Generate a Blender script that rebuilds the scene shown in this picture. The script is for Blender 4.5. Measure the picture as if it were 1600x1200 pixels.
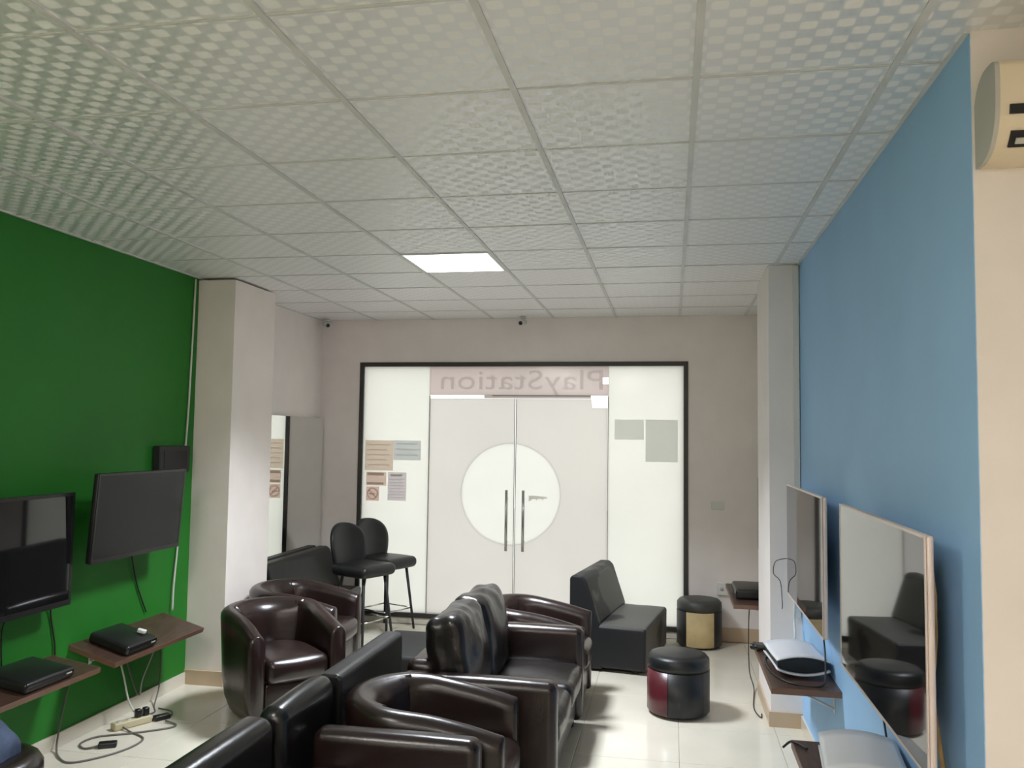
import bpy, math, random
from mathutils import Vector, Matrix, noise
random.seed(7)
for o in list(bpy.data.objects): bpy.data.objects.remove(o)
SC = bpy.context.scene
COL = SC.collection
PI = math.pi
def RAD(a): return a*PI/180

# ------------------------------------------------------------------ camera
CZ, H = 1.83, 2.996                      # eye height, ceiling height
PITCH, YAW, ROLL, FPX = 0.06367, 0.18738, 0.0135, 1314.0
fwd = Vector((-math.sin(YAW)*math.cos(PITCH), math.cos(YAW)*math.cos(PITCH), math.sin(PITCH)))
rgt = Vector((math.cos(YAW), math.sin(YAW), 0)); upv = rgt.cross(fwd)
r2 = rgt*math.cos(ROLL)+upv*math.sin(ROLL); u2 = upv*math.cos(ROLL)-rgt*math.sin(ROLL)
cam = bpy.data.objects.new('camera', bpy.data.cameras.new('camera'))
m = Matrix((r2, u2, -fwd)).transposed().to_4x4(); m.translation = Vector((0, 0, CZ))
cam.matrix_world = m
cam.data.sensor_width = 36; cam.data.lens = FPX/1600*36; cam.data.clip_start = 0.02
COL.objects.link(cam); SC.camera = cam

# ------------------------------------------------------------------ world, lights, exposure
W = bpy.data.worlds.new('overcast_sky'); SC.world = W; W.use_nodes = True
bg = W.node_tree.nodes['Background']; bg.inputs[0].default_value = (0.99, 1.0, 0.985, 1); bg.inputs[1].default_value = 1.75
LAMP_MAIN, LAMP_REAR = 8.0, 46.0         # emission strength of the panel diffusers
LAMP_WATT, LAMP_SPREAD = 82.0, 116      # downward beam of the prismatic LED panel in view
SC.view_settings.view_transform = 'Standard'; SC.view_settings.look = 'None'
SC.view_settings.gamma = 1; SC.view_settings.exposure = 0.0; SC.view_settings.use_curve_mapping = False

# ------------------------------------------------------------------ materials
def lin(c): return tuple(((v/255+0.055)/1.055)**2.4 if v > 10 else v/255/12.92 for v in c)
class NT:
    def __init__(s, name):
        s.m = bpy.data.materials.new(name); s.m.use_nodes = True; s.t = s.m.node_tree; s.n = s.t.nodes; s.b = s.n['Principled BSDF']
    def add(s, k, **kw):
        n = s.n.new(k)
        for a, v in kw.items(): setattr(n, a, v)
        return n
    def link(s, a, b): s.t.links.new(a, b)
    def ramp(s, fac, a, b, ca, cb):
        r = s.add('ShaderNodeValToRGB'); e = r.color_ramp.elements
        e[0].position, e[1].position = a, b; e[0].color, e[1].color = (*ca, 1), (*cb, 1)
        s.link(fac, r.inputs[0]); return r
def mat(name, col, rough=0.5, metal=0.0, spec=0.5, var=0.08, scale=4.0, bump=0.0, bscale=120.0, coat=0.0, big=0.0, bigscale=9.0):
    t = NT(name); b = t.b
    co = t.add('ShaderNodeTexCoord'); nz = t.add('ShaderNodeTexNoise'); nz.inputs['Scale'].default_value = scale; nz.inputs['Detail'].default_value = 4
    t.link(co.outputs['Object'], nz.inputs['Vector'])
    r = t.ramp(nz.outputs[0], 0.3, 0.7, tuple(c*(1-var) for c in col), tuple(min(1, c*(1+var)) for c in col))
    t.link(r.outputs[0], b.inputs['Base Color'])
    b.inputs['Roughness'].default_value = rough; b.inputs['Metallic'].default_value = metal
    b.inputs['Specular IOR Level'].default_value = spec; b.inputs['Coat Weight'].default_value = coat
    last = None
    for st, sc in ((big, bigscale), (bump, bscale)):
        if st:
            n2 = t.add('ShaderNodeTexNoise'); n2.inputs['Scale'].default_value = sc; n2.inputs['Detail'].default_value = 3
            t.link(co.outputs['Object'], n2.inputs['Vector'])
            bp = t.add('ShaderNodeBump'); bp.inputs['Strength'].default_value = st; bp.inputs['Distance'].default_value = 0.02 if sc < 40 else 0.004
            t.link(n2.outputs[0], bp.inputs['Height'])
            if last: t.link(last.outputs[0], bp.inputs['Normal'])
            last = bp
    if last: t.link(last.outputs[0], b.inputs['Normal'])
    return t.m
def emit(name, col, s):
    t = NT(name); b = t.b; b.inputs['Base Color'].default_value = (.8, .8, .8, 1)
    b.inputs['Emission Color'].default_value = (*col, 1); b.inputs['Emission Strength'].default_value = s; return t.m
def frosted(name, col, gloss=0.04):
    """frosted / printed film on glass: scatters the daylight behind it"""
    t = NT(name); t.n.remove(t.b); out = t.n['Material Output']
    tr = t.add('ShaderNodeBsdfTranslucent'); di = t.add('ShaderNodeBsdfDiffuse'); gl = t.add('ShaderNodeBsdfGlossy'); gl.inputs['Roughness'].default_value = 0.12
    co = t.add('ShaderNodeTexCoord'); nz = t.add('ShaderNodeTexNoise'); nz.inputs['Scale'].default_value = 1.5
    t.link(co.outputs['Object'], nz.inputs['Vector'])
    r = t.ramp(nz.outputs[0], 0.3, 0.7, tuple(c*0.97 for c in col), col)
    t.link(r.outputs[0], tr.inputs[0]); t.link(r.outputs[0], di.inputs[0])
    a = t.add('ShaderNodeMixShader'); a.inputs[0].default_value = 0.12; t.link(tr.outputs[0], a.inputs[1]); t.link(di.outputs[0], a.inputs[2])
    c = t.add('ShaderNodeMixShader'); c.inputs[0].default_value = gloss; t.link(a.outputs[0], c.inputs[1]); t.link(gl.outputs[0], c.inputs[2])
    t.link(c.outputs[0], out.inputs[0]); return t.m
def clear_glass(name):
    t = NT(name); t.n.remove(t.b); out = t.n['Material Output']
    tr = t.add('ShaderNodeBsdfTransparent'); gl = t.add('ShaderNodeBsdfGlossy'); gl.inputs['Roughness'].default_value = 0.02
    c = t.add('ShaderNodeMixShader'); c.inputs[0].default_value = 0.05; t.link(tr.outputs[0], c.inputs[1]); t.link(gl.outputs[0], c.inputs[2])
    t.link(c.outputs[0], out.inputs[0]); return t.m
def ceiling_tile_mat():
    """laminated tile: staggered matte octagons on a glossier ground"""
    t = NT('ceiling_laminate'); b = t.b; co = t.add('ShaderNodeTexCoord'); sp = t.add('ShaderNodeSeparateXYZ'); t.link(co.outputs['Object'], sp.inputs[0])
    cs = []
    for k in 'XY':
        mu = t.add('ShaderNodeMath', operation='MULTIPLY'); mu.inputs[1].default_value = 2*PI/0.1; t.link(sp.outputs[k], mu.inputs[0])
        c = t.add('ShaderNodeMath', operation='COSINE'); t.link(mu.outputs[0], c.inputs[0]); cs.append(c)
    g = t.add('ShaderNodeMath', operation='MULTIPLY'); t.link(cs[0].outputs[0], g.inputs[0]); t.link(cs[1].outputs[0], g.inputs[1])
    ma = t.add('ShaderNodeMath', operation='MULTIPLY_ADD'); ma.inputs[1].default_value = .5; ma.inputs[2].default_value = .5; t.link(g.outputs[0], ma.inputs[0]); g = ma
    r = t.ramp(g.outputs[0], 0.5, 0.6, CEIL_GAP, CEIL_DOT); t.link(r.outputs[0], b.inputs['Base Color'])
    r3 = t.ramp(g.outputs[0], .5, .58, (.42,)*3, (.7,)*3); t.link(r3.outputs[0], b.inputs['Roughness'])
    r4 = t.ramp(g.outputs[0], .5, .58, (.45,)*3, (0,)*3); t.link(r4.outputs[0], b.inputs['Metallic'])
    b.inputs['Specular IOR Level'].default_value = 0.5
    return t.m
CEIL_GAP, CEIL_DOT = (.825, .835, .845), (.91, .91, .91)
M = {}
M['ceil'] = ceiling_tile_mat()
M['rail'] = mat('grid_rail_paint', (.66, .665, .65), .45)
M['plaster'] = mat('cream_plaster', (.86, .79, .735), .75, var=.03, bump=.05, bscale=60)
M['plaster_back'] = mat('warm_grey_plaster', (.86, .80, .775), .75, var=.03, bump=.05, bscale=60)
M['green'] = mat('green_paint', (.010, .175, .010), .6, var=.05, scale=2, bump=.05, bscale=70)
M['blue'] = mat('blue_paint', (.33, .57, .88), .6, var=.04, scale=2, bump=.05, bscale=70)
M['floor'] = mat('cream_porcelain', (.68, .635, .53), .13, var=.04, scale=3, spec=.5)
M['grout'] = mat('grout', (.42, .39, .31), .8)
M['skirt'] = mat('beige_skirting_tile', (.55, .42, .29), .3, var=.05)
M['pave'] = mat('pavement_concrete', (.6, .6, .56), .9)
M['alu'] = mat('dark_aluminium', (.035, .032, .028), .4, spec=.5)
M['steel'] = mat('brushed_steel', (.42, .42, .40), .3, metal=1)
M['chrome'] = mat('chrome', (.7, .7, .68), .12, metal=1)
M['mirror'] = mat('silvered_mirror', (.86, .88, .86), .015, metal=1, var=0)
M['leather'] = mat('brown_leather', (.016, .0085, .0075), .27, var=.25, scale=6, bump=.12, bscale=170, big=.10, spec=.55)
M['leather_dark'] = mat('worn_dark_leather', (.012, .010, .0098), .28, var=.3, scale=5, bump=.12, bscale=170, big=.22, bigscale=11, spec=.6)
M['black_gloss'] = mat('glossy_black_vinyl', (.0085, .009, .0095), .26, var=.2, bump=.08, bscale=170, big=.06, spec=.55)
M['black_vinyl'] = mat('black_vinyl', (.011, .0115, .012), .40, var=.25, bump=.15, bscale=150, big=.08, spec=.42)
M['grey_vinyl'] = mat('faded_vinyl', (.05, .05, .045), .5, var=.25, bump=.15, bscale=150, spec=.5)
def worn():
    """black vinyl rubbed grey where people sit and lean"""
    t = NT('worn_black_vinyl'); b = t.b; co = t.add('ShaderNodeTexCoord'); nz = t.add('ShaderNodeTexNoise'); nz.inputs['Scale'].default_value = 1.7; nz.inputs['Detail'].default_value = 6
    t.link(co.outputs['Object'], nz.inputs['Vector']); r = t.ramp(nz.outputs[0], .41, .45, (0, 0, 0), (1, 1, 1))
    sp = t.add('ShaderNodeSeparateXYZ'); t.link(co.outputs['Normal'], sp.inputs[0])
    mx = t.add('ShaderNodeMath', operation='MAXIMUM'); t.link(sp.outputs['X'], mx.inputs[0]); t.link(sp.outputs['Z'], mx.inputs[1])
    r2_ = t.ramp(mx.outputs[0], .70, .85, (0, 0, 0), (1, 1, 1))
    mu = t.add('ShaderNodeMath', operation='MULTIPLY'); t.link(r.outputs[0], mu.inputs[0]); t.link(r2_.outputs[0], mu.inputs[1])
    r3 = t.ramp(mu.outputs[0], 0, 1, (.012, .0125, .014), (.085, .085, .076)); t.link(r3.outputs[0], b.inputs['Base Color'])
    b.inputs['Roughness'].default_value = .5; b.inputs['Specular IOR Level'].default_value = .3; return t.m
M['dull_black'] = mat('dull_black_vinyl', (.013, .013, .0125), .6, var=.25, bump=.15, bscale=150, spec=.2)
M['worn'] = worn()
M['maroon'] = mat('maroon_vinyl', (.075, .012, .017), .3, var=.2, scale=9, bump=.1)
M['tan'] = mat('bare_tan_board', (.50, .38, .19), .7, var=.12, scale=9, bump=.2, bscale=60)
M['plastic_black'] = mat('black_plastic', (.012, .012, .012), .32)
M['plastic_matte'] = mat('matte_black_plastic', (.02, .02, .02), .6)
M['screen'] = mat('dark_screen_glass', (.010, .010, .011), .035, var=0, spec=.5, coat=.35)
M['screen_matte'] = mat('dark_matte_screen', (.008, .0085, .008), .14, var=0, spec=.25)
M['silver'] = mat('rose_silver_bezel', (.74, .62, .57), .35, metal=.1)
M['white_plastic'] = mat('white_plastic', (.72, .72, .70), .4, var=.02)
M['console_white'] = mat('pale_white_plastic', (.70, .72, .76), .35, var=.02)
M['cream_plastic'] = mat('aged_cream_plastic', (.80, .68, .50), .4, var=.03)
M['grey_plastic_and_shade'] = mat('grey_plastic_and_shade', (.5, .48, .43), .5)  # real grey parts, and painted shade on the air conditioner's end
M['slot'] = mat('vent_dark', (.012, .010, .010), .6)
M['white_cable'] = mat('white_cable', (.6, .6, .56), .5)
M['grey_cable'] = mat('grey_cable', (.13, .125, .11), .5)
M['black_cable'] = mat('black_cable', (.015, .015, .015), .5)
M['denim'] = mat('blue_cloth', (.075, .115, .215), .85, var=.25, scale=30, bump=.3, bscale=300)
M['yellowed'] = mat('yellowed_plastic', (.5, .45, .29), .5)
def wood():
    t = NT('dark_wood_laminate'); b = t.b; co = t.add('ShaderNodeTexCoord'); mp = t.add('ShaderNodeMapping'); mp.inputs['Scale'].default_value = (14, 1.6, 14)
    t.link(co.outputs['Object'], mp.inputs[0]); nz = t.add('ShaderNodeTexNoise'); nz.inputs['Scale'].default_value = 5; nz.inputs['Detail'].default_value = 5; t.link(mp.outputs[0], nz.inputs['Vector'])
    r = t.ramp(nz.outputs[0], .3, .7, (.040, .022, .016), (.085, .046, .032)); t.link(r.outputs[0], b.inputs['Base Color']); b.inputs['Roughness'].default_value = .38; return t.m
M['wood'] = wood()
M['edge'] = mat('brown_edge_band', (.16, .085, .055), .45, var=.1)
M['rawwood'] = mat('raw_pine', (.50, .33, .15), .8, var=.25, scale=14, bump=.3, bscale=80)
M['f_side'] = frosted('frosted_sidelight', (.905, .905, .875))
M['f_circle'] = frosted('frosted_disc', (.925, .925, .90))
M['f_door'] = frosted('grey_frosted_door_film', (0.835, 0.82, 0.8))
M['f_sign'] = frosted('pinkish_sign_film', (0.77, 0.715, 0.7))
M['f_letter'] = frosted('sign_lettering_film', (0.955, 0.945, 0.95))
M['p_tan'] = frosted('tan_poster', (0.9, 0.83, 0.77)); M['p_tan2'] = frosted('tan_poster_print', (0.95, 0.92, 0.9))
M['p_blue'] = frosted('pale_blue_poster', (0.83, 0.85, 0.86)); M['p_blue2'] = frosted('pale_blue_print', (0.95, 0.955, 0.96))
M['p_pink'] = frosted('pink_notice', (0.9, 0.8, 0.76)); M['p_brown'] = frosted('brown_print', (0.78, 0.73, 0.68)); M['p_red'] = frosted('red_print', (0.92, 0.8, 0.78))
M['p_lilac'] = frosted('lilac_notice', (0.86, 0.83, 0.86)); M['p_lilac2'] = frosted('lilac_print', (0.95, 0.94, 0.95))
M['p_grey'] = frosted('grey_poster', (0.87, 0.885, 0.865)); M['p_grey2'] = frosted('grey_poster_dark', (0.85, 0.865, 0.85)); M['p_mark'] = frosted('grey_mark', (0.82, 0.81, 0.79))
M['clear'] = clear_glass('clear_glass')
M['seal'] = mat('grey_seal', (.30, .29, .26), .5)
M['lamp'] = emit('led_diffuser', (.93, .98, 1.0), LAMP_MAIN)
M['lamp_rear'] = emit('led_diffuser_warm', (1.0, .94, .90), LAMP_REAR)
M['lamp_frame'] = mat('white_lamp_frame', (.8, .8, .8), .4)
M['lens'] = mat('lens_glass', (.01, .01, .015), .08)

# ------------------------------------------------------------------ mesh helpers
class MB:
    def __init__(s): s.v, s.f, s.sm = [], [], []
    def add(s, v, f, smooth=False, M4=None):
        o = len(s.v); s.v += [tuple(M4 @ Vector(p)) if M4 else tuple(p) for p in v]
        s.f += [tuple(i+o for i in q) for q in f]; s.sm += [smooth]*len(f); return s
    def box(s, x0, x1, y0, y1, z0, z1, M4=None):
        v = [(x, y, z) for z in (z0, z1) for y in (y0, y1) for x in (x0, x1)]
        return s.add(v, [(0, 2, 3, 1), (4, 5, 7, 6), (0, 1, 5, 4), (2, 6, 7, 3), (0, 4, 6, 2), (1, 3, 7, 5)], False, M4)
    def rbox(s, size, r=.02, c=(0, 0, 0), K=3, F=2, bulge=(0, 0, 0), wr=0, M4=None, seed=0, smooth=True):
        h = [x/2 for x in size]; r = min(r, min(h)*.999)
        ax = []
        for q in h:
            e = [q-r+r*math.tan(k*PI/4/K) for k in range(K+1)]
            mid = [(-1+2*i/F)*(q-r) for i in range(1, F)]
            ax.append([-x for x in reversed(e)]+mid+e)
        idx, vs, fs = {}, [], []
        def vid(p):
            k = tuple(round(x, 7) for x in p)
            if k not in idx:
                inn = [max(-(h[i]-r), min(h[i]-r, p[i])) for i in range(3)]
                d = Vector([p[i]-inn[i] for i in range(3)]); L = d.length or 1
                q = [inn[i]+d[i]/L*r for i in range(3)]
                u = [q[i]/h[i] for i in range(3)]
                w = [max(0, 1-t*t) for t in u]
                z = [q[0]+bulge[0]*u[0]*w[1]*w[2], q[1]+bulge[1]*u[1]*w[0]*w[2], q[2]+bulge[2]*u[2]*w[0]*w[1]]
                if wr:
                    nv = noise.noise(Vector((z[0]*7+seed, z[1]*7, z[2]*4)))*wr + noise.noise(Vector((z[0]*16, z[1]*16+seed, z[2]*9)))*wr*.5
                    dd = d/L; z = [z[i]+dd[i]*nv for i in range(3)]
                idx[k] = len(vs); vs.append(tuple(z[i]+c[i] for i in range(3)))
            return idx[k]
        for a in range(3):
            b, e = (a+1) % 3, (a+2) % 3
            for sg in (-1, 1):
                for i in range(len(ax[b])-1):
                    for j in range(len(ax[e])-1):
                        q = []
                        for bi, ej in ((i, j), (i+1, j), (i+1, j+1), (i, j+1)):
                            p = [0, 0, 0]; p[a] = sg*h[a]; p[b] = ax[b][bi]; p[e] = ax[e][ej]; q.append(vid(p))
                        fs.append(tuple(q) if sg > 0 else tuple(reversed(q)))
        return s.add(vs, fs, smooth, M4)
    def tube(s, pts, r, n=7, cap=True, r1=None):
        pts = [Vector(p) for p in pts]; vs, fs = [], []; N = len(pts)
        prev = None
        for i, p in enumerate(pts):
            t = (pts[min(i+1, N-1)]-pts[max(i-1, 0)]).normalized()
            a = prev if prev is not None else (Vector((0, 0, 1)) if abs(t.z) < .9 else Vector((1, 0, 0)))
            b = t.cross(a)
            if b.length < 1e-5: b = t.cross(Vector((0, 1, 0)))
            b.normalize(); a = b.cross(t).normalized(); prev = a
            rr = r if r1 is None else r+(r1-r)*i/(N-1)
            for k in range(n):
                g = 2*PI*k/n; vs.append(tuple(p+a*(rr*math.cos(g))+b*(rr*math.sin(g))))
        for i in range(N-1):
            for k in range(n):
                k2 = (k+1) % n; fs.append((i*n+k, i*n+k2, (i+1)*n+k2, (i+1)*n+k))
        if cap: fs += [tuple(reversed(range(n))), tuple(range((N-1)*n, N*n))]
        return s.add(vs, fs, True)
    def lathe(s, prof, n=32, c=(0, 0, 0), a0=0, a1=2*PI, M4=None, smooth=True):
        full = abs(a1-a0-2*PI) < 1e-6; cnt = n if full else n+1; vs, fs = [], []
        for i in range(cnt):
            g = a0+(a1-a0)*i/n
            for (r, z) in prof: vs.append((c[0]+r*math.cos(g), c[1]+r*math.sin(g), c[2]+z))
        L = len(prof)
        for i in range(n):
            i2 = (i+1) % cnt
            for j in range(L-1): fs.append((i*L+j, i2*L+j, i2*L+j+1, i*L+j+1))
        return s.add(vs, fs, smooth, M4)
    def prism(s, poly, d0, d1, plane='xz', M4=None):
        """extrude a polygon given in plane coords along the remaining axis"""
        n = len(poly)
        def P(a, b, d): return {'xz': (a, d, b), 'xy': (a, b, d), 'yz': (d, a, b)}[plane]
        v = [P(a, b, d0) for a, b in poly]+[P(a, b, d1) for a, b in poly]
        f = [tuple(range(n)), tuple(reversed(range(n, 2*n)))]+[(i, i+n, (i+1) % n+n, (i+1) % n) for i in range(n)]
        return s.add(v, f, False, M4)
    def mesh(s, name, m):
        me = bpy.data.meshes.new(name); me.from_pydata(s.v, [], s.f); me.polygons.foreach_set('use_smooth', s.sm)
        import bmesh
        b = bmesh.new(); b.from_mesh(me); bmesh.ops.recalc_face_normals(b, faces=b.faces); b.to_mesh(me); b.free()
        me.materials.append(M[m]); return me
    def build(s, name, m, parent=None, loc=None, rot=None):
        o = bpy.data.objects.new(name, s.mesh(name, m)); COL.objects.link(o)
        if parent: o.parent = parent
        if loc: o.location = loc
        if rot: o.rotation_euler = rot
        return o
def inst(name, me, parent=None, loc=(0, 0, 0), rot=(0, 0, 0)):
    o = bpy.data.objects.new(name, me); COL.objects.link(o); o.parent = parent; o.location = loc; o.rotation_euler = rot; return o
def tag(o, label, cat, group=None):
    o['label'] = label; o['category'] = cat
    if group: o['group'] = group
    return o
def thing(name, label, cat, loc=(0, 0, 0), rz=0, group=None):
    o = bpy.data.objects.new(name, None); COL.objects.link(o); o.location = loc; o.rotation_euler = (0, 0, rz); o.empty_display_size = .1
    return tag(o, label, cat, group)
def struct(name, mb, m, label=None, cat=None):
    o = mb.build(name, m); o['kind'] = 'structure'
    if label: o['label'] = label
    if cat: o['category'] = cat
    return o
def copy_tree(o, parent=None, loc=None, rz=None, label=None):
    c = o.copy(); COL.objects.link(c)
    if parent is not None: c.parent = parent
    if loc is not None: c.location = loc
    if rz is not None: c.rotation_euler = (0, 0, rz)
    if label: c['label'] = label
    for ch in [x for x in bpy.data.objects if x.parent == o and x != c]: copy_tree(ch, c)
    return c
def spline(pts, n=6):
    pts = [Vector(p) for p in pts]; out = []
    P = [pts[0]*2-pts[1]]+pts+[pts[-1]*2-pts[-2]]
    for i in range(1, len(P)-2):
        a, b, c, d = P[i-1:i+3]
        for k in range(n):
            t = k/n; out.append(.5*((2*b)+(c-a)*t+(2*a-5*b+4*c-d)*t*t+(3*b-a-3*c+d)*t**3))
    out.append(pts[-1]); return out
def cable(name, pts, m, r, label=None, parent=None, n=6, cat='cable', group=None):
    o = MB().tube(spline(pts, n), r, 6).build(name, m, parent)
    if label: tag(o, label, cat, group)
    return o

# ------------------------------------------------------------------ room shell
XL, XR, YB, YC, YF, XE = -3.5, .83, 8.04, 2.515, -3.2, 3.2
T, GX, GY = .6, .0787, 2.7076
CLx, CLy0, CLy1 = -3.2, 5.735, 6.38      # pillar on the green side
CRx, CRy0, CRy1 = .634, 5.755, 6.49      # pillar on the blue side
floor = struct('floor', MB().box(XL-.1, XE+.1, YF-.1, YB+.2, -.1, -.004), 'grout', 'polished cream tiled floor')
me_ft = MB().rbox((.597, .597, .012), .002, (0, 0, -.006), K=1, F=1, smooth=False).mesh('floor_tile', 'floor')
def in_room(x, y): return y < YC+.25 or x < XR+.3
for i in range(-6, 6):
    for j in range(-6, 14):
        x, y = .35+i*.6, 2.9+(j-5)*.6
        if x < XL-.2 or x > XE or y > YB+.2 or y < YF or not in_room(x, y): continue
        inst('floor_tile', me_ft, floor, (x, y, 0))
ceil = struct('ceiling', MB().box(XL-.1, XE+.1, YF-.1, YB+.2, H+.03, H+.12), 'plaster', 'white patterned suspended tile ceiling')
me_ct = MB().rbox((.592, .592, .02), .004, (0, 0, .0125), K=1, F=1, smooth=False).mesh('ceiling_tile', 'ceil')
def ctile_mesh(w, d): return MB().rbox((w, d, .02), .004, (0, 0, .0125), K=1, F=1, smooth=False).mesh('ceiling_tile', 'ceil')
me_lc = None
rear_lamps = [(-4, -8), (-4, -3), (-2, -6), (1, -9)]
tile_cache = {}
for i in range(-6, 6):
    for j in range(-10, 10):
        x0, x1, y0, y1 = GX+i*T, GX+(i+1)*T, GY+j*T, GY+(j+1)*T
        if (i, j) == (-3, 4) or (i, j) in rear_lamps: continue
        if x1 < XL+.05 or x0 > XE or y1 < YF or y0 > YB: continue
        xa, xb, ya, yb = max(x0, XL), min(x1, XE), max(y0, YF), min(y1, YB)
        if y0 >= YC: xb = min(xb, XR)
        if xb-xa < .02 or yb-ya < .02: continue
        if xb-xa > .55 and yb-ya > .55: inst('ceiling_tile', me_ct, ceil, ((x0+x1)/2, (y0+y1)/2, H), (random.uniform(-.003, .003), random.uniform(-.003, .003), 0))
        else: inst('ceiling_tile', ctile_mesh(xb-xa-.008, yb-ya-.008), ceil, ((xa+xb)/2, (ya+yb)/2, H))
for i in range(-6, 6):                                    # main runners
    x = GX+i*T
    if x < XL+.05 or x > XE: continue
    y1 = YB if x < XR else YC
    MB().box(-.011, .011, YF, y1, -.004, .03).build('grid_runner', 'rail', ceil, (x, 0, H))
for j in range(-10, 10):
    y = GY+j*T
    if y < YF or y > YB: continue
    MB().box(XL, XR if y > YC else XE, -.005, .005, -.001, .03).build('cross_tee', 'rail', ceil, (0, y, H))
MB().box(XL, XL+.016, YF, YB, H-.004, H+.02).build('wall_angle', 'rail', ceil)
MB().box(XR-.014, XR, YC, YB, H-.003, H+.02).build('wall_angle', 'rail', ceil)

struct('wall_left', MB().box(XL-.1, XL, YF, 6.0, 0, H+.03), 'green', 'bright green painted wall')
struct('wall_left_alcove', MB().box(XL-.1, XL, 6.0, YB+.1, 0, H+.03), 'plaster_back', 'grey wall of the alcove behind the pillar')
struct('wall_pillar_left', MB().box(XL, CLx, CLy0, CLy1, 0, H-.014), 'plaster', 'cream square pillar beside the green wall')
struct('wall_right', MB().box(XR, XR+.1, YC+.003, 6.0, 0, H+.03), 'blue', 'light blue painted wall')
struct('wall_right_alcove', MB().box(XR, XR+.1, 6.0, YB+.1, 0, H+.03), 'plaster_back', 'grey wall of the alcove past the blue wall')
struct('wall_pillar_right', MB().box(CRx, XR, CRy0, CRy1, 0, H), 'plaster_back', 'narrow cream pillar at the end of the blue wall')
struct('wall_right_return', MB().box(XR+.002, XE, YC, YC+.09, 0, H+.03), 'plaster', 'cream wall carrying the air conditioner')
struct('wall_right_rear', MB().box(XE, XE+.1, YF, YC, 0, H+.03), 'plaster', 'cream wall to the right behind the camera')
struct('wall_front', MB().box(XL-.1, XE+.1, YF-.1, YF, 0, H+.03), 'plaster', 'cream wall behind the camera')
FX0, FX1, FZ0, FZ1 = -3.085, .158, .06, 2.567             # shopfront opening
wb = MB(); wb.box(XL-.1, FX0, YB, YB+.14, 0, H+.03).box(FX1, XR+.1, YB, YB+.14, 0, H+.03).box(FX0, FX1, YB, YB+.14, FZ1, H+.03)
struct('wall_back', wb, 'plaster_back', 'warm grey end wall around the glass shopfront')
struct('trim_1', MB().box(FX0, FX1, YB+.002, YB+.14, 0, FZ0), 'floor', 'low tiled sill under the shopfront')
SK = .085
struct('baseboard_left', MB().box(XL, XL+.012, YF, CLy0, 0, SK), 'floor', 'cream tile skirting along the green wall')
struct('baseboard_pillar_left', MB().box(XL, CLx+.012, CLy0-.012, CLy0, 0, SK+.02).box(CLx, CLx+.012, CLy0, CLy1, 0, SK+.02), 'skirt', 'beige tile skirting on the left pillar')
struct('baseboard_right', MB().box(XR-.012, XR, YC, CRy0, 0, SK), 'floor', 'cream tile skirting along the blue wall')
struct('baseboard_pillar_right', MB().box(CRx-.012, XR, CRy0-.012, CRy0, 0, SK+.01).box(CRx-.012, CRx, CRy0, CRy1, 0, SK+.01), 'skirt', 'beige tile skirting on the right pillar')
struct('baseboard_back', MB().box(FX1, XR, YB-.012, YB, 0, SK+.04), 'skirt', 'beige tile skirting right of the shopfront')
struct('pavement', MB().box(-14, 10, YB+.14, 22, -.1, -.02), 'pave', 'pale concrete pavement outside')

# ------------------------------------------------------------------ shopfront
fw = .042
fr = MB()
fr.box(FX0, FX0+fw, YB-.012, YB+.05, FZ0, FZ1).box(FX1-fw, FX1, YB-.012, YB+.05, FZ0, FZ1)
fr.box(FX0+fw, FX1-fw, YB-.012, YB+.05, FZ1-fw, FZ1).box(FX0+fw, FX1-fw, YB-.012, YB+.05, FZ0, FZ0+.045)
struct('trim_2', fr, 'alu', 'dark aluminium frame of the shopfront')
GY0, GY1 = YB+.012, YB+.022
ix0, ix1, iz0, iz1 = FX0+fw, FX1-fw, FZ0+.045, FZ1-fw
DX0, DXC, DX1, DZT = -2.352, -1.487, -.592, 2.208
def pane(name, x0, x1, z0, z1, m, label, parent=None):
    o = MB().box(x0, x1, GY0, GY1, z0, z1).build(name, m, parent)
    if not parent: o['kind'] = 'structure'; o['label'] = label
    return o
pane('window_1', ix0, DX0-.006, iz0, iz1, 'f_side', 'tall frosted glass sidelight left of the doors')
pane('window_2', DX1+.006, ix1, iz0, iz1, 'f_side', 'tall frosted glass sidelight right of the doors')
seal = MB().box(DX0-.005, DX0+.001, GY0-.006, GY1, iz0, DZT+.03).box(DX1-.001, DX1+.005, GY0-.006, GY1, iz0, DZT+.03)
struct('trim_3', seal, 'seal', 'thin grey seals beside the glass doors')
# sign strip over the doors with a clear notch at its right end
SZ0 = 2.242
w3 = MB().prism([(DX0-.005, SZ0), (DX1+.005, SZ0), (DX1+.005, 2.352), (DX1-.055, 2.352), (DX1-.055, 2.418), (DX1+.005, 2.418), (DX1+.005, iz1), (DX0-.005, iz1)], GY0, GY1).build('window_3', 'f_sign')
w3['kind'] = 'structure'; w3['label'] = 'pinkish sign strip above the glass doors'
MB().box(DX1-.055, DX1+.004, GY0+.002, GY1-.002, 2.352, 2.418).build('clear_patch', 'clear', w3)
# gap above the doors: clear glass at the left, a thin grey rail over the rest
MB().box(DX0, DX1-.02, GY0+.002, GY1-.002, DZT, SZ0).build('clear_strip', 'clear', w3)
MB().box(-1.80, DX1-.165, GY0-.004, GY1, DZT+.004, SZ0).build('head_rail', 'f_sign', w3)
MB().box(-1.72, DX1-.165, GY0-.006, GY0-.004, SZ0-.010, SZ0).build('head_seal', 'seal', w3)
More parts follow.
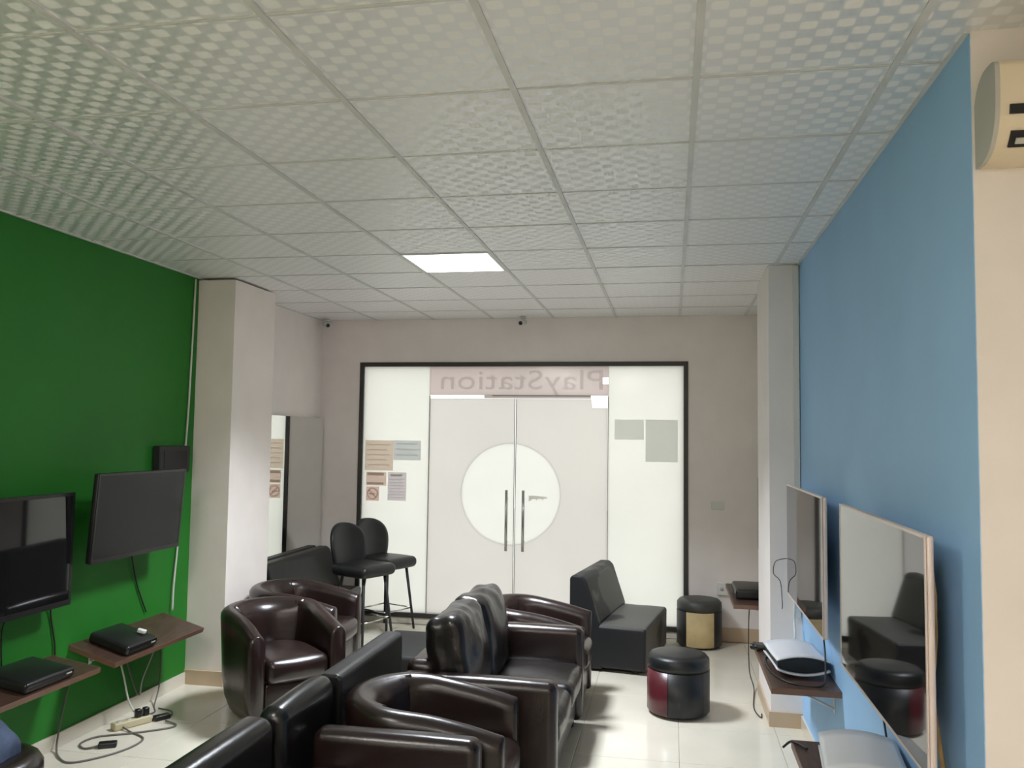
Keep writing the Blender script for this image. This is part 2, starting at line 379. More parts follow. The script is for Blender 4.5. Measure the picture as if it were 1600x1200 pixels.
# lettering, seen reversed from inside
cu = bpy.data.curves.new('sign_text', 'FONT'); cu.body = 'PlayStation'; cu.size = .27; cu.extrude = .001; cu.align_x = 'CENTER'; cu.space_character = 1.06
tmp = bpy.data.objects.new('sign_text', cu); COL.objects.link(tmp)
dg = bpy.context.evaluated_depsgraph_get(); dg.update(); me = bpy.data.meshes.new_from_object(tmp.evaluated_get(dg))
bpy.data.objects.remove(tmp)
xs = [v.co.x for v in me.vertices]; wd = max(xs)-min(xs); cx = (max(xs)+min(xs))/2
for v in me.vertices:
    x, y, z = v.co; v.co = (-(x-cx)*1.60/wd, -z, y)
me.flip_normals(); me.materials.clear(); me.materials.append(M['f_letter'])
inst('lettering', me, w3, ((DX0+DX1)/2+.03, GY0-.002, 2.30))['label'] = 'reversed sign lettering seen from behind'
CIR, CX, CZc = .487, -1.53, 1.285
def door(name, x0, x1, side, label):
    """side -1: left leaf, +1: right leaf; the disc is cut out of the film and filled by its own half disc"""
    g = .004; x0 += g; x1 -= g; zb, zt = FZ0+.05, DZT
    d = bpy.data.objects.new(name, None); COL.objects.link(d); d['kind'] = 'structure'; d['label'] = label
    xe = x1 if side < 0 else x0                                      # meeting edge
    hh = math.sqrt(CIR**2-(xe-CX)**2); a_t = math.atan2(hh, xe-CX)
    if side < 0: angs = [a_t+(2*PI-2*a_t)*k/40 for k in range(41)]
    else: angs = [a_t-2*a_t*k/40 for k in range(41)]
    arc = [(CX+CIR*math.cos(a), CZc+CIR*math.sin(a)) for a in angs]   # from top to bottom
    if side < 0: poly = [(x0, zb), (x0, zt), (x1, zt)]+arc+[(x1, zb)]
    else: poly = [(x1, zb), (x1, zt-.085), (x1-.145, zt-.085), (x1-.155, zt), (x0, zt)]+arc+[(x0, zb)]
    MB().prism(poly, GY0, GY1).build('door_glass', 'f_door', d)
    MB().prism(arc, GY0, GY1).build('frosted_half_disc', 'f_circle', d)
    MB().box(xe-(.006 if side < 0 else .001), xe+(.001 if side < 0 else .006), GY0-.004, GY0-.001, zb, zt).build('edge_seal', 'seal', d)
    hx = -1.556 if side < 0 else -1.392
    hd = MB().tube([(hx, GY0-.06, .745), (hx, GY0-.06, 1.325)], .014, 10).build('handle', 'steel', d)
    for z in (.83, 1.24): MB().tube([(hx, GY0-.05, z), (hx, GY0, z)], .008, 8).build('handle_stud', 'steel', hd)
    if side > 0: MB().box(x1-.15, x1, GY0+.002, GY1-.002, zt-.085, zt+.03).build('clear_patch', 'clear', d)
    return d
door('door_1', DX0, DXC, -1, 'left frosted glass door leaf with half a pale disc')
dr = door('door_2', DXC, DX1, 1, 'right frosted glass door leaf with half a pale disc')
gun = [(-1.352, 1.272), (-1.30, 1.276), (-1.22, 1.268), (-1.17, 1.264), (-1.168, 1.252), (-1.205, 1.248), (-1.21, 1.232), (-1.222, 1.246), (-1.26, 1.244), (-1.268, 1.228), (-1.28, 1.243), (-1.315, 1.240), (-1.33, 1.222), (-1.35, 1.222), (-1.345, 1.245)]
MB().prism(gun, GY0-.003, GY0-.0008).build('dark_decal', 'p_mark', dr)

# notices stuck on the sidelights
PY1 = GY0-.0006
def sheet(name, x0, x1, z0, z1, m, label, k=0):
    return tag(MB().box(x0, x1, PY1-.001, PY1, z0, z1).build(name, m), label, 'notice')
def bar(p, x0, x1, z0, z1, m, name='printed_line'): MB().box(x0, x1, PY1-.0022, PY1-.0012, z0, z1).build(name, m, p)
p = sheet('poster', -3.018, -2.722, 1.485, 1.785, 'p_tan', 'tan poster on the glass beside the dark frame')
for q in range(5): bar(p, -2.985, -2.76-.03*(q % 2), 1.735-q*.05, 1.748-q*.05, 'p_tan2')
p = sheet('poster', -2.720, -2.437, 1.592, 1.787, 'p_blue', 'pale blue poster beside the tan poster on the glass')
for q in range(3): bar(p, -2.69, -2.47, 1.745-q*.055, 1.762-q*.055, 'p_blue2')
p = sheet('notice', -3.0, -2.79, 1.335, 1.470, 'p_pink', 'small pink notice with two dark lines on the glass')
bar(p, -2.988, -2.815, 1.435, 1.462, 'p_brown'); bar(p, -2.988, -2.815, 1.345, 1.367, 'p_brown')
p = sheet('notice', -2.998, -2.862, 1.183, 1.325, 'p_pink', 'no smoking sticker with red ring below the pink notice')
MB().lathe([(.046, -.0005), (.06, -.0005), (.06, .0005), (.046, .0005), (.046, -.0005)], 28, M4=Matrix.Translation((-2.93, PY1-.002, 1.254)) @ Matrix.Rotation(PI/2, 4, 'X'), smooth=False).build('red_ring', 'p_red', p)
MB().box(-.052, .052, -.0005, .0005, -.007, .007, Matrix.Translation((-2.93, PY1-.0022, 1.254)) @ Matrix.Rotation(RAD(45), 4, 'Y')).build('red_slash', 'p_red', p)
MB().box(-.045, .02, -.0004, .0004, -.006, .006, Matrix.Translation((-2.922, PY1-.0018, 1.252))).build('cigarette', 'p_brown', p)
p = sheet('notice', -2.772, -2.580, 1.190, 1.470, 'p_lilac', 'lilac notice with lines of small print on the glass')
bar(p, -2.745, -2.625, 1.43, 1.45, 'p_brown')
for q in range(7): bar(p, -2.755, -2.60, 1.395-q*.03, 1.403-q*.03, 'p_lilac2')
sheet('poster', -.527, -.252, 1.825, 2.015, 'p_grey', 'short grey poster on the right sidelight')
sheet('poster', -.236, .062, 1.620, 2.017, 'p_grey2', 'taller grey poster by the right edge of the shopfront')

# ------------------------------------------------------------------ ceiling lights
def panel_lamp(i, j, m, label, watt=0):
    l = thing('ceiling_light', label, 'light', (GX+(i+.5)*T, GY+(j+.5)*T, H), 0)
    f = MB()
    for a, b, c, d in ((-.292, .292, -.292, -.276), (-.292, .292, .276, .292), (-.292, -.276, -.276, .276), (.276, .292, -.276, .276)): f.box(a, b, c, d, -.006, .025)
    f.build('frame', 'lamp_frame', l); MB().box(-.276, .276, -.276, .276, -.003, .02).build('diffuser', m, l)
    if watt:
        d = bpy.data.lights.new('led_beam', 'AREA'); d.shape = 'SQUARE'; d.size = .54; d.energy = watt; d.spread = RAD(LAMP_SPREAD); d.color = (.92, .98, 1.06)
        lo = bpy.data.objects.new('led_beam', d); COL.objects.link(lo); lo.parent = l; lo.location = (0, 0, -.008)
panel_lamp(-3, 4, 'lamp', 'lit square white LED panel set in the tiled ceiling', LAMP_WATT)
for k, (i, j) in enumerate(rear_lamps):
    panel_lamp(i, j, 'lamp_rear', ['warm LED ceiling panel far behind the camera on the green wall side', 'warm LED ceiling panel just behind the camera', 'warm LED ceiling panel second nearest behind the camera', 'warm LED ceiling panel far behind the camera to the right'][k])

# ------------------------------------------------------------------ mirror in the alcove
mr = thing('wall_mirror', 'tall frameless mirror on the alcove wall behind the left pillar', 'mirror', (XL, 7.22, 0))
MB().box(.002, .042, -.80, .80, .12, 2.0).build('glass', 'mirror', mr)

# ------------------------------------------------------------------ tub armchairs (face +X)
def tub_mesh():
    hw, th, xf, xa, z0 = .27, .058, .325, -.05, .05
    path = []
    for k in range(7): path.append((xf+(xa-xf)*k/6, -hw, 0, -1))
    for k in range(1, 20):
        a = -PI/2-PI*k/20; path.append((xa+hw*math.cos(a), hw*math.sin(a), math.cos(a), math.sin(a)))
    for k in range(7): path.append((xa+(xf-xa)*k/6, hw, 0, 1))
    def hgt(x):
        t = max(0, min(1, (xf-x)/(xf+.33))); s = 1-(1-t)**1.9; return .592+.10*s
    secs = []
    for (x, y, nx, ny) in path:
        h = hgt(x); back = max(0, min(1, (xa+.08-x)/.2)); t2 = th+.008*back
        prof = [(t2-.045, z0), (t2-.015, z0+.08), (t2, z0+.2), (t2, h-.07)]
        prof += [(t2*math.cos(a), h-.06+.06*math.sin(a)) for a in (.35, .8, 1.2, PI/2, PI-1.2, PI-.8, PI-.35)]
        prof += [(-t2, h-.07), (-t2-.012*back, .30), (-t2, z0)]
        secs.append([(x+nx*(n+.035*back*(z/h)**2), y+ny*(n+.035*back*(z/h)**2), z) for n, z in prof])
    def cap(sec, dx, sc, y):
        zc = .3; return [(p[0]+dx, y+(p[1]-y)*sc, zc+(p[2]-zc)*(1-(1-sc)*.06)) for p in sec]
    s0 = [cap(secs[0], .022, .55, -hw), cap(secs[0], .014, .86, -hw)]; s1 = [cap(secs[-1], .014, .86, hw), cap(secs[-1], .022, .55, hw)]
    secs = s0+secs+s1; n = len(secs[0]); v = [p for s in secs for p in s]; f = []
    for i in range(len(secs)-1):
        for j in range(n-1): f.append((i*n+j, (i+1)*n+j, (i+1)*n+j+1, i*n+j+1))
        f.append((i*n+n-1, (i+1)*n+n-1, (i+1)*n, i*n))
    f += [tuple(range(n)), tuple(reversed(range((len(secs)-1)*n, len(secs)*n)))]
    return MB().add(v, f, True)
def back_pad_mesh():
    """padded panel lining the inside of the curved back"""
    v, f = [], []; NA, NZ = 16, 10; R0 = .27-.066
    for i in range(NA+1):
        a = PI-RAD(62)+RAD(124)*i/NA; u = 2*i/NA-1
        for j in range(NZ+1):
            t = j/NZ; z = .30+.37*t; e = (1-u**4)*(1-(2*t-1)**8)
            topin = .0 if t < .85 else (t-.85)/.15
            r = R0+.010-.062*e*(1-t*.3)+.035*(z/.7)**2+.02*topin**2
            v.append((-.05+r*math.cos(a), r*math.sin(a), z+.012*topin))
    for i in range(NA):
        for j in range(NZ): f.append((i*(NZ+1)+j, i*(NZ+1)+j+1, (i+1)*(NZ+1)+j+1, (i+1)*(NZ+1)+j))
    n = len(v); back = [(-.05+(p[0]+.05)*1.12, p[1]*1.12, p[2]) for p in v]
    v2 = v+back; f2 = f+[tuple(reversed([k+n for k in q])) for q in f]
    def strip(ids):
        for a, b in zip(ids, ids[1:]): f2.append((a, b, b+n, a+n))
    L = NZ+1
    strip([i*L for i in range(NA+1)]); strip([i*L+NZ for i in range(NA+1)]); strip(list(range(L))); strip([NA*L+k for k in range(L)])
    return MB().add(v2, f2, True)
def tub_chair(label, loc, rz):
    c = thing('tub_armchair', label, 'armchair', loc, rz, 'brown leather tub armchairs')
    tub_mesh().build('tub_shell', 'leather', c)
    back_pad_mesh().build('back_pad', 'leather', c)
    # D-shaped seat cushion: rounded at the rear to follow the tub
    s = MB().rbox((.53, .405, .15), .045, (0, 0, 0), K=3, F=6, bulge=(.02, 0, .022), wr=.003)
    vv = []
    for (x, y, z) in s.v:
        t = max(0, (-.02-x)/.25); vv.append((x, y*math.sqrt(max(.12, 1-.75*t*t)), z))
    s.v = vv; s.build('seat_cushion', 'leather', c, (.095, 0, .355))
    MB().rbox((.06, .42, .22), .02, (.30, 0, .175), K=2, F=3).build('front_panel', 'leather', c)
    for sx, sy in ((.27, .26), (.27, -.26), (-.2, .2), (-.2, -.2)):
        MB().lathe([(0, 0), (.02, 0), (.024, .06), (0, .06)], 12, (sx, sy, 0)).build('foot', 'plastic_matte', c)
    return c
t0 = tub_chair('brown tub armchair by the left pillar, angled toward the camera', (-2.555, 5.30, 0), RAD(-43))
copy_tree(t0, loc=(-2.74, 6.10, 0), rz=RAD(2), label='brown tub armchair half hidden behind the angled one near the pillar')
copy_tree(t0, loc=(-.91, 5.905, 0), rz=0, label='brown tub armchair beyond the cushioned sofa, next to the faded bench')
copy_tree(t0, loc=(-1.05, 3.80, 0), rz=RAD(4), label='brown tub armchair in the foreground between two sofas').scale = (1, 1, .98)
tb = copy_tree(t0, loc=(-2.58, 2.61, 0), rz=RAD(143), label='brown tub armchair cut off at the bottom left corner')
cu_ = MB().rbox((.42, .13, .29), .06, (0, 0, 0), K=4, F=6, bulge=(0, .035, .01), wr=.008).build('cushion', 'denim', None, (-2.58+.185*.6, 2.61+.185*.8, .615), (0, 0, RAD(143)))
tag(cu_, 'blue cloth cushion in the armchair at the bottom left corner', 'cushion')

# ------------------------------------------------------------------ two seat sofas (face +X, length along Y)
def sofa(label, loc, rz, depth, L, seats=2, bz=.67, cush=True):
    c = thing('sofa', label, 'sofa', loc, rz, 'brown leather two seat sofas')
    xb, xf = -depth/2, depth/2; at = .125
    MB().rbox((depth-.06, L-.06, .20), .025, (-.01, 0, .17), K=2, F=2).build('base', 'leather_dark', c)
    for sg in (-1, 1):
        MB().rbox((depth, at, .58), .045, (0, sg*(L/2-at/2), .335), K=4, F=6, bulge=(0, .006, .004), wr=.002).build('arm', 'leather', c)
    MB().rbox((.16, L-2*at+.02, bz-.09), .05, (xb+.08, 0, .09+(bz-.09)/2), K=3, F=4).build('backrest', 'leather', c)
    w = (L-2*at)/seats
    for k in range(seats):
        y = -L/2+at+w*(k+.5)
        MB().rbox((depth-.17, w-.008, .15), .05, (.5*(xf+.02+xb+.15), y, .345), K=4, F=6, bulge=(.01, 0, .025), wr=.005, seed=k*3+1).build('seat_cushion', 'leather_dark', c)
        if not cush: continue
        q = MB().rbox((.18, w-.006, .49), .05, (0, 0, 0), K=4, F=12, bulge=(.055, 0, .02), wr=.020, seed=k*5+2)
        q.build('back_cushion', 'leather_dark', c, (xb+.225, y, .635), (0, RAD(-9), 0))
    for sx in (-1, 1):
        for sy in (-1, 1): MB().lathe([(0, 0), (.022, 0), (.027, .07), (0, .07)], 12, (sx*(depth/2-.08), sy*(L/2-.08), 0)).build('foot', 'plastic_matte', c)
    return c
sofa('brown two seat sofa with slumped back cushions in the middle', (-.955, 4.855, 0), 0, .81, 1.37)
sofa('brown sofa nearest the camera, only its far arm in view', (-1.095, 2.755, 0), 0, .70, 1.35, bz=.50, cush=False)

# ------------------------------------------------------------------ black benches (back at -X, length along Y)
def bench(label, loc, rz, L, D=.62, bh=.735, m='black_vinyl', seat_m=None, round_top=False, bt=.10, sh=.36):
    c = thing('bench_seat', label, 'bench', loc, rz, 'black upholstered benches')
    if round_top:
        MB().rbox((bt+.06, L, bh-.12), .055, (-D/2+(bt+.06)/2, 0, .12+(bh-.12)/2), K=4, F=5, bulge=(.012, 0, .01), wr=.003).build('backrest', m, c)
    else:
        pr = [(-D/2, .02), (-D/2+.27, .02), (-D/2+.245, sh+.02), (-D/2+bt+.035, bh-.03), (-D/2+bt, bh), (-D/2+.02, bh), (-D/2, bh-.02)]
        b = MB().prism(pr, -L/2, L/2).build('backrest', m, c)
        bv = b.modifiers.new('soft_edges', 'BEVEL'); bv.width = .014; bv.segments = 3; bv.limit_method = 'ANGLE'
    MB().rbox((D-.12, L, sh-.03), .028, (.06, 0, .03+(sh-.03)/2), K=3, F=6, bulge=(0, 0, .012), wr=.003).build('seat', seat_m or m, c)
    for sx in (-1, 1):
        for sy in (-1, 1): MB().box(sx*(D/2-.1)-.025, sx*(D/2-.1)+.025, sy*(L/2-.08)-.025, sy*(L/2-.08)+.025, 0, .035).build('foot', 'plastic_matte', c)
    return c
bench('faded black bench with sloping back in front of the right door', (-.415, 7.23, 0), RAD(-9), .98, m='worn', seat_m='worn')
bench('black bench against the mirror wall in the left alcove', (-3.22, 7.30, 0), 0, 1.32, D=.47)
bench('flat topped black bench back to back with the cushioned sofa', (-1.775, 4.125, 0), PI, .89, bh=.745)
bench('glossy black padded seat between two black benches in the centre row', (-1.79, 3.395, 0), PI, .53, bh=.755, m='black_gloss', round_top=True, bt=.065)
bench('glossy black bench in the near left foreground, cut off below', (-1.80, 2.39, 0), PI, 1.42, bh=.75, m='black_gloss', round_top=True, bt=.085)
pf = thing('low_bench', 'low backless black bench behind the centre row of seats', 'bench', (-1.76, 5.83, 0))
MB().rbox((.60, .74, .34), .03, (0, 0, .20), K=3, F=4, bulge=(0, 0, .008)).build('seat', 'dull_black', pf)
for sx in (-1, 1):
    for sy in (-1, 1): MB().box(sx*.24-.025, sx*.24+.025, sy*.3-.025, sy*.3+.025, 0, .035).build('foot', 'plastic_matte', pf)

# ------------------------------------------------------------------ ottomans
def ottoman(label, loc, R, h, panels, rz=0):
    c = thing('round_ottoman', label, 'ottoman', loc, rz, 'round ottomans')
    MB().lathe([(0, .012), (R-.02, .012), (R-.004, .03), (R-.004, h-.09), (0, h-.09)], 40).build('drum', 'plastic_matte', c)
    MB().lathe([(0, h-.1), (R, h-.1), (R+.002, h-.07), (R, h-.03), (R-.02, h-.008), (R-.06, h), (0, h+.004)], 40).build('top_cushion', 'black_vinyl' if panels[0][2] != 'tan' else 'grey_vinyl', c)
    for a0, a1, m, nm in panels:
        MB().lathe([(R-.006, .02), (R+.003, .03), (R+.003, h-.1), (R-.006, h-.1), (R-.006, .02)], 16, a0=RAD(a0), a1=RAD(a1)).build(nm, m, c)
    return c
ottoman('black and maroon round ottoman standing alone on the open floor', (.05, 5.90, 0), .205, .40, [(-182, -110, 'maroon', 'side_panel'), (-109, -40, 'black_vinyl', 'side_panel'), (-39, 177, 'black_vinyl', 'side_panel')])
ottoman('round ottoman with a torn tan side by the back wall', (.25, 7.82, 0), .195, .42, [(-126, -52, 'tan', 'bare_panel'), (-51, 90, 'black_vinyl', 'side_panel'), (91, 233, 'black_vinyl', 'side_panel')])

# ------------------------------------------------------------------ bar stools (face +X)
def stool(label, loc, rz):
    c = thing('bar_stool', label, 'stool', loc, rz, 'black bar stools')
    MB().rbox((.43, .42, .10), .045, (.02, 0, .635), K=4, F=4, bulge=(0, 0, .012)).build('seat', 'black_vinyl', c)
    # shield shaped, gently wrapped backrest
    v, f = [], []; NU, NV = 16, 18
    def sh(u, t, off):
        t = math.sin(t*PI/2)
        w = .155+.055*math.sin(min(1, t/.62)*PI/2)
        if t > .55: w *= (max(.003, 1-((t-.55)/.45)**2.6))**(1/2.2)
        y = u*w; x = -.185-.075*t+.05*(u*w/.21)**2+off
        return (x, y, .595+.435*t)
    for side in (0, 1):
        for i in range(NU+1):
            u = 2*i/NU-1
            for j in range(NV+1):
                t = j/NV; e = (1-u**6)*(1-(2*t-1)**6); v.append(sh(u, t, (.016+.014*e)*(1 if side else -1)))
    n = (NU+1)*(NV+1); L = NV+1
    for i in range(NU):
        for j in range(NV):
            q = (i*L+j, (i+1)*L+j, (i+1)*L+j+1, i*L+j+1); f.append(q); f.append(tuple(reversed([k+n for k in q])))
    def strip(ids):
        for a, b in zip(ids, ids[1:]): f.append((a, b, b+n, a+n))
    strip([i*L for i in range(NU+1)]); strip([i*L+NV for i in range(NU+1)]); strip(list(range(L))); strip([NU*L+k for k in range(L)])
    MB().add(v, f, True).build('backrest', 'black_vinyl', c)
    feet = []
    for sx in (-1, 1):
        for sy in (-1, 1):
            MB().tube([(.02+sx*.13, sy*.13, .60), (.02+sx*.19, sy*.19, 0)], .014, 8, r1=.011).build('leg', 'plastic_matte', c)
            k = (.60-.20)/.60; feet.append((sx, sy, .13+.06*k))
    r = .13+.06*(.40/.60)
    pts = [(.02-r, -r, .20), (.02+r, -r, .20), (.02+r, r, .20), (.02-r, r, .20), (.02-r, -r, .20)]
    fb = MB()
    for a, b in zip(pts, pts[1:]): fb.tube([a, b], .007, 6)
    fb.build('footrest', 'chrome', c)
    return c
s0 = stool('black bar stool farther from the camera, right beside the glass', (-2.68, 7.76, 0), RAD(-24))
copy_tree(s0, loc=(-2.73, 7.28, 0), rz=RAD(-24), label='black bar stool nearer the camera, left of its twin')

# ------------------------------------------------------------------ televisions
def tv(label, loc, rz, w, h, depth, bez, bez_m, scr_m, tilt=0, mount=.1, chin=0):
    """local: screen faces +X, centred on loc, wall toward -X"""
    c = thing('television', label, 'television', loc, rz)
    Mt = Matrix.Rotation(tilt, 4, 'Y')
    MB().rbox((depth*.5, w, h), .008, (-depth*.25, 0, 0), K=1, F=1, M4=Mt).build('casing', bez_m, c)
    MB().rbox((depth*.8, w*.72, h*.55), .02, (-depth*.8, 0, -h*.12), K=2, F=1, M4=Mt).build('rear_housing', 'plastic_matte', c)
    f = MB()
    f.box(0, .004, -w/2, w/2, h/2-bez, h/2, Mt).box(0, .004, -w/2, w/2, -h/2, -h/2+bez+chin, Mt)
    f.box(0, .004, -w/2, -w/2+bez, -h/2+bez+chin, h/2-bez, Mt).box(0, .004, w/2-bez, w/2, -h/2+bez+chin, h/2-bez, Mt)
    f.build('bezel', bez_m, c)
    MB().box(0, .0025, -w/2+bez, w/2-bez, -h/2+bez+chin, h/2-bez, Mt).build('screen', scr_m, c)
    mt = MB().box(-mount, -mount+.012, -.11, .11, -.16, .12)
    mt.box(-mount, -depth, -.09, -.06, -.05, .0).box(-mount, -depth, .06, .09, -.05, .0)
    mt.build('wall_mount', 'plastic_black', c)
    return c
TX = .72
a = tv('large slim television nearest the camera on the blue wall', (TX, 3.245, 1.222), PI, 1.25, .685, .045, .009, 'silver', 'screen', mount=.11)
tv('large slim television on the blue wall beside the pillar', (TX, 4.935, 1.222), PI, 1.26, .68, .045, .009, 'silver', 'screen', mount=.11)
tv('television in the right alcove, only its edge showing past the pillar', (.735, 7.06, 1.215), PI, .92, .62, .05, .012, 'plastic_black', 'screen', mount=.095)
tv('smaller television jutting out from the green wall by the pillar', (-3.275, 4.815, 1.325), 0, .885, .525, .07, .014, 'plastic_black', 'screen_matte', tilt=RAD(4), mount=.22, chin=.012)
b = tv('black television at the left edge of the picture', (-3.37, 3.76, 1.165), 0, 1.12, .635, .06, .02, 'plastic_black', 'screen', mount=.13, chin=.01)
# little maker's plate and standby lights
bx_ = thing('wall_box', 'dark box on the green wall above the smaller television', 'box', (XL, 5.42, 1.645))
MB().rbox((.06, .37, .19), .01, (.031, 0, 0), K=2, F=1).build('case', 'plastic_matte', bx_)
MB().box(.0605, .064, -.14, .14, -.06, .06).build('front_panel', 'slot', bx_)

# ------------------------------------------------------------------ shelves and consoles
def shelf(label, loc, rz, L, D=.33, tilt=0, cat='shelf'):
    """local: wall at x=0, reaches toward +X, loc z = top of the board at the wall"""
    c = thing('wall_shelf', label, 'shelf', loc, rz, 'dark wood wall shelves')
    Mt = Matrix.Rotation(tilt, 4, 'Y')
    MB().box(0, D-.003, -L/2+.003, L/2-.003, -.030, 0, Mt).build('board', 'wood', c)
    MB().box(D-.003, D, -L/2, L/2, -.030, 0, Mt).build('front_edge', 'edge', c)
    for sg in (-1, 1): MB().box(0, D-.003, sg*L/2-(.003 if sg > 0 else 0), sg*L/2+(.003 if sg < 0 else 0), -.030, 0, Mt).build('end_edge', 'edge', c)
    for y in (-L*.3, L*.3):
        br = MB().box(0.001, .005, y-.012, y+.012, -.16, -.032)
        br.tube([(.004, y, -.14), tuple(Mt @ Vector((D*.72, y, -.032)))], .006, 6); br.box(.001, D*.8, y-.012, y+.012, -.034, -.030, Mt)
        br.build('bracket', 'white_plastic', c)
    return c
def black_console(label, P, Mt, size=(.29, .29, .062)):
    c = thing('game_console', label, 'game console', P); c.rotation_euler = Mt
    w, l, h = size
    s = MB().rbox((w, l, h), .018, (0, 0, h/2), K=3, F=6, bulge=(0, 0, .012)); s.build('body', 'plastic_black', c)
    MB().box(w/2-.002, w/2+.003, -l/2+.02, l/2-.02, h*.38, h*.5).build('front_groove', 'slot', c)
    MB().box(w/2-.001, w/2+.002, l/2-.07, l/2-.03, h*.55, h*.68).build('indicator', 'grey_plastic_and_shade', c)
    return c
def white_console(label, P, rz, sx=.26, sy=.39):
    c = thing('game_console', label, 'game console', P, rz)
    NX, NY = 14, 6
    def surf(z0, bow, th):
        v, f = [], []
        for k in (0, 1):
            for i in range(NX+1):
                for j in range(NY+1):
                    u = 2*i/NX-1; w = 2*j/NY-1
                    v.append((u*sx/2, w*sy/2, z0+bow*(1-u*u)+(th if k else 0)+.004*(w*w)*(1 if bow > 0 else -1)))
        n = (NX+1)*(NY+1); L = NY+1
        for i in range(NX):
            for j in range(NY):
                q = (i*L+j, (i+1)*L+j, (i+1)*L+j+1, i*L+j+1); f.append(tuple(reversed(q))); f.append(tuple(k+n for k in q))
        def strip(ids):
            for a, b in zip(ids, ids[1:]): f.append((a, b, b+n, a+n))
        strip([i*L for i in range(NX+1)]); strip([i*L+NY for i in range(NX+1)]); strip(list(range(L))); strip([NX*L+k for k in range(L)])
        return MB().add(v, f, True)
    surf(.074, .024, .007).build('top_plate', 'console_white', c)
    surf(.036, -.026, .007).build('bottom_plate', 'console_white', c)
    core = []
    for k in range(13): u = -1+2*k/12; core.append((u*(sx/2-.006), .073+.022*(1-u*u)))
    for k in range(13): u = 1-2*k/12; core.append((u*(sx/2-.006), .044-.024*(1-u*u)))
    MB().prism(core, -sy/2+.012, sy/2-.012).build('core', 'plastic_black', c)
    MB().rbox((.10, .06, .014), .005, (0, 0, .003), K=2, F=1).build('stand', 'plastic_matte', c)
    return c
SZ = .60
shelf('dark wood shelf on the blue wall below the television beside the pillar', (XR, 4.95, SZ), PI, .98, .335)
white_console('white and black game console on the shelf beside the pillar', (.665, 4.86, SZ+.006), RAD(4), .27, .40)
shelf('dark wood shelf at the bottom edge under the nearest television', (XR, 3.12, SZ+.035), PI, .98, .355)
white_console('white game console on the shelf at the bottom right edge', (.665, 3.23, SZ+.041), RAD(-6), .27, .40)
shelf('dark wood shelf in the right alcove behind the pillar', (XR, 7.03, .61), PI, .95, .37)
black_console('black game console on the alcove shelf behind the right pillar', (.635, 6.98, .612), (0, 0, PI), (.29, .42, .075))
TL1 = RAD(16)
shelf('sagging dark wood shelf on the green wall by the pillar', (XL, 4.97, .572), 0, .95, .325, TL1)
black_console('black game console on the sagging shelf by the pillar', (XL+.165, 4.76, .572-.165*math.tan(TL1)+.001), (0, TL1, RAD(0)), (.28, .30, .06))
TL2 = RAD(9)
shelf('dark wood shelf at the left edge of the picture', (XL, 3.93, .545), 0, .86, .32, TL2)
black_console('black game console on the shelf at the left edge', (XL+.165, 3.98, .545-.165*math.tan(TL2)+.001), (0, TL2, 0), (.28, .36, .055))
# a gamepad on the shelf beside the pillar
gp = thing('gamepad', 'black gamepad lying beside the white console by the pillar', 'gamepad', (.535, 5.22, SZ), RAD(70))
MB().rbox((.07, .10, .03), .014, (0, 0, .02), K=3, F=2).build('body', 'plastic_black', gp)
for sg in (-1, 1): MB().rbox((.10, .04, .032), .015, (.02, sg*.055, .018), K=3, F=2).build('grip', 'plastic_black', gp)
tag(MB().rbox((.05, .035, .022), .004, (0, 0, .012), K=1, F=1).build('white_sticker', 'white_plastic', None, (XL+.245, 4.83, .572-.245*math.tan(TL1)+.078), (0, TL1, .3)), 'small white sticker on the black console by the pillar', 'plug')  # raised block standing for the white sticker on the console

# ------------------------------------------------------------------ air conditioner
ac = thing('air_conditioner', 'cream split air conditioner high on the right wall', 'air conditioner', (.838, YC, 2.598))
prof = [(0, 0), (-.075, .0), (-.135, .025), (-.175, .07), (-.195, .13), (-.20, .20), (-.195, .232), (-.165, .246), (-.10, .236), (-.05, .215), (-.02, .185), (0, .17)]
prof = [(0, 0), (-.07, 0), (-.135, .022), (-.178, .065), (-.197, .12), (-.20, .215), (-.192, .238), (-.17, .247), (-.09, .246), (-.035, .222), (0, .18)]
prof = [(p.x, p.y) for p in spline([(a*.79, z, 0) for a, z in prof], 5)]
s = MB().prism(prof, .012, .84, 'yz'); o = s.build('housing', 'cream_plastic', ac)
MB().prism([(a*1.0, z) for a, z in prof], 0, .0119, 'yz').build('shaded_end_cap', 'grey_plastic_and_shade', ac)  # shade on the cream end is painted in as grey
MB().box(.034, .80, -.1615, -.150, .098, .122).build('display_slot', 'slot', ac)
va = Matrix.Translation((0, -.158, .045)) @ Matrix.Rotation(RAD(-43), 4, 'X')
MB().box(.042, .80, -.004, .004, -.022, .022, Matrix.Translation((0, -.126, .040)) @ Matrix.Rotation(RAD(38), 4, 'X')).build('air_outlet', 'slot', ac)
MB().box(.055, .79, -.009, -.004, -.010, .006, Matrix.Translation((0, -.1275, .038)) @ Matrix.Rotation(RAD(38), 4, 'X')).build('louvre', 'grey_plastic_and_shade', ac)

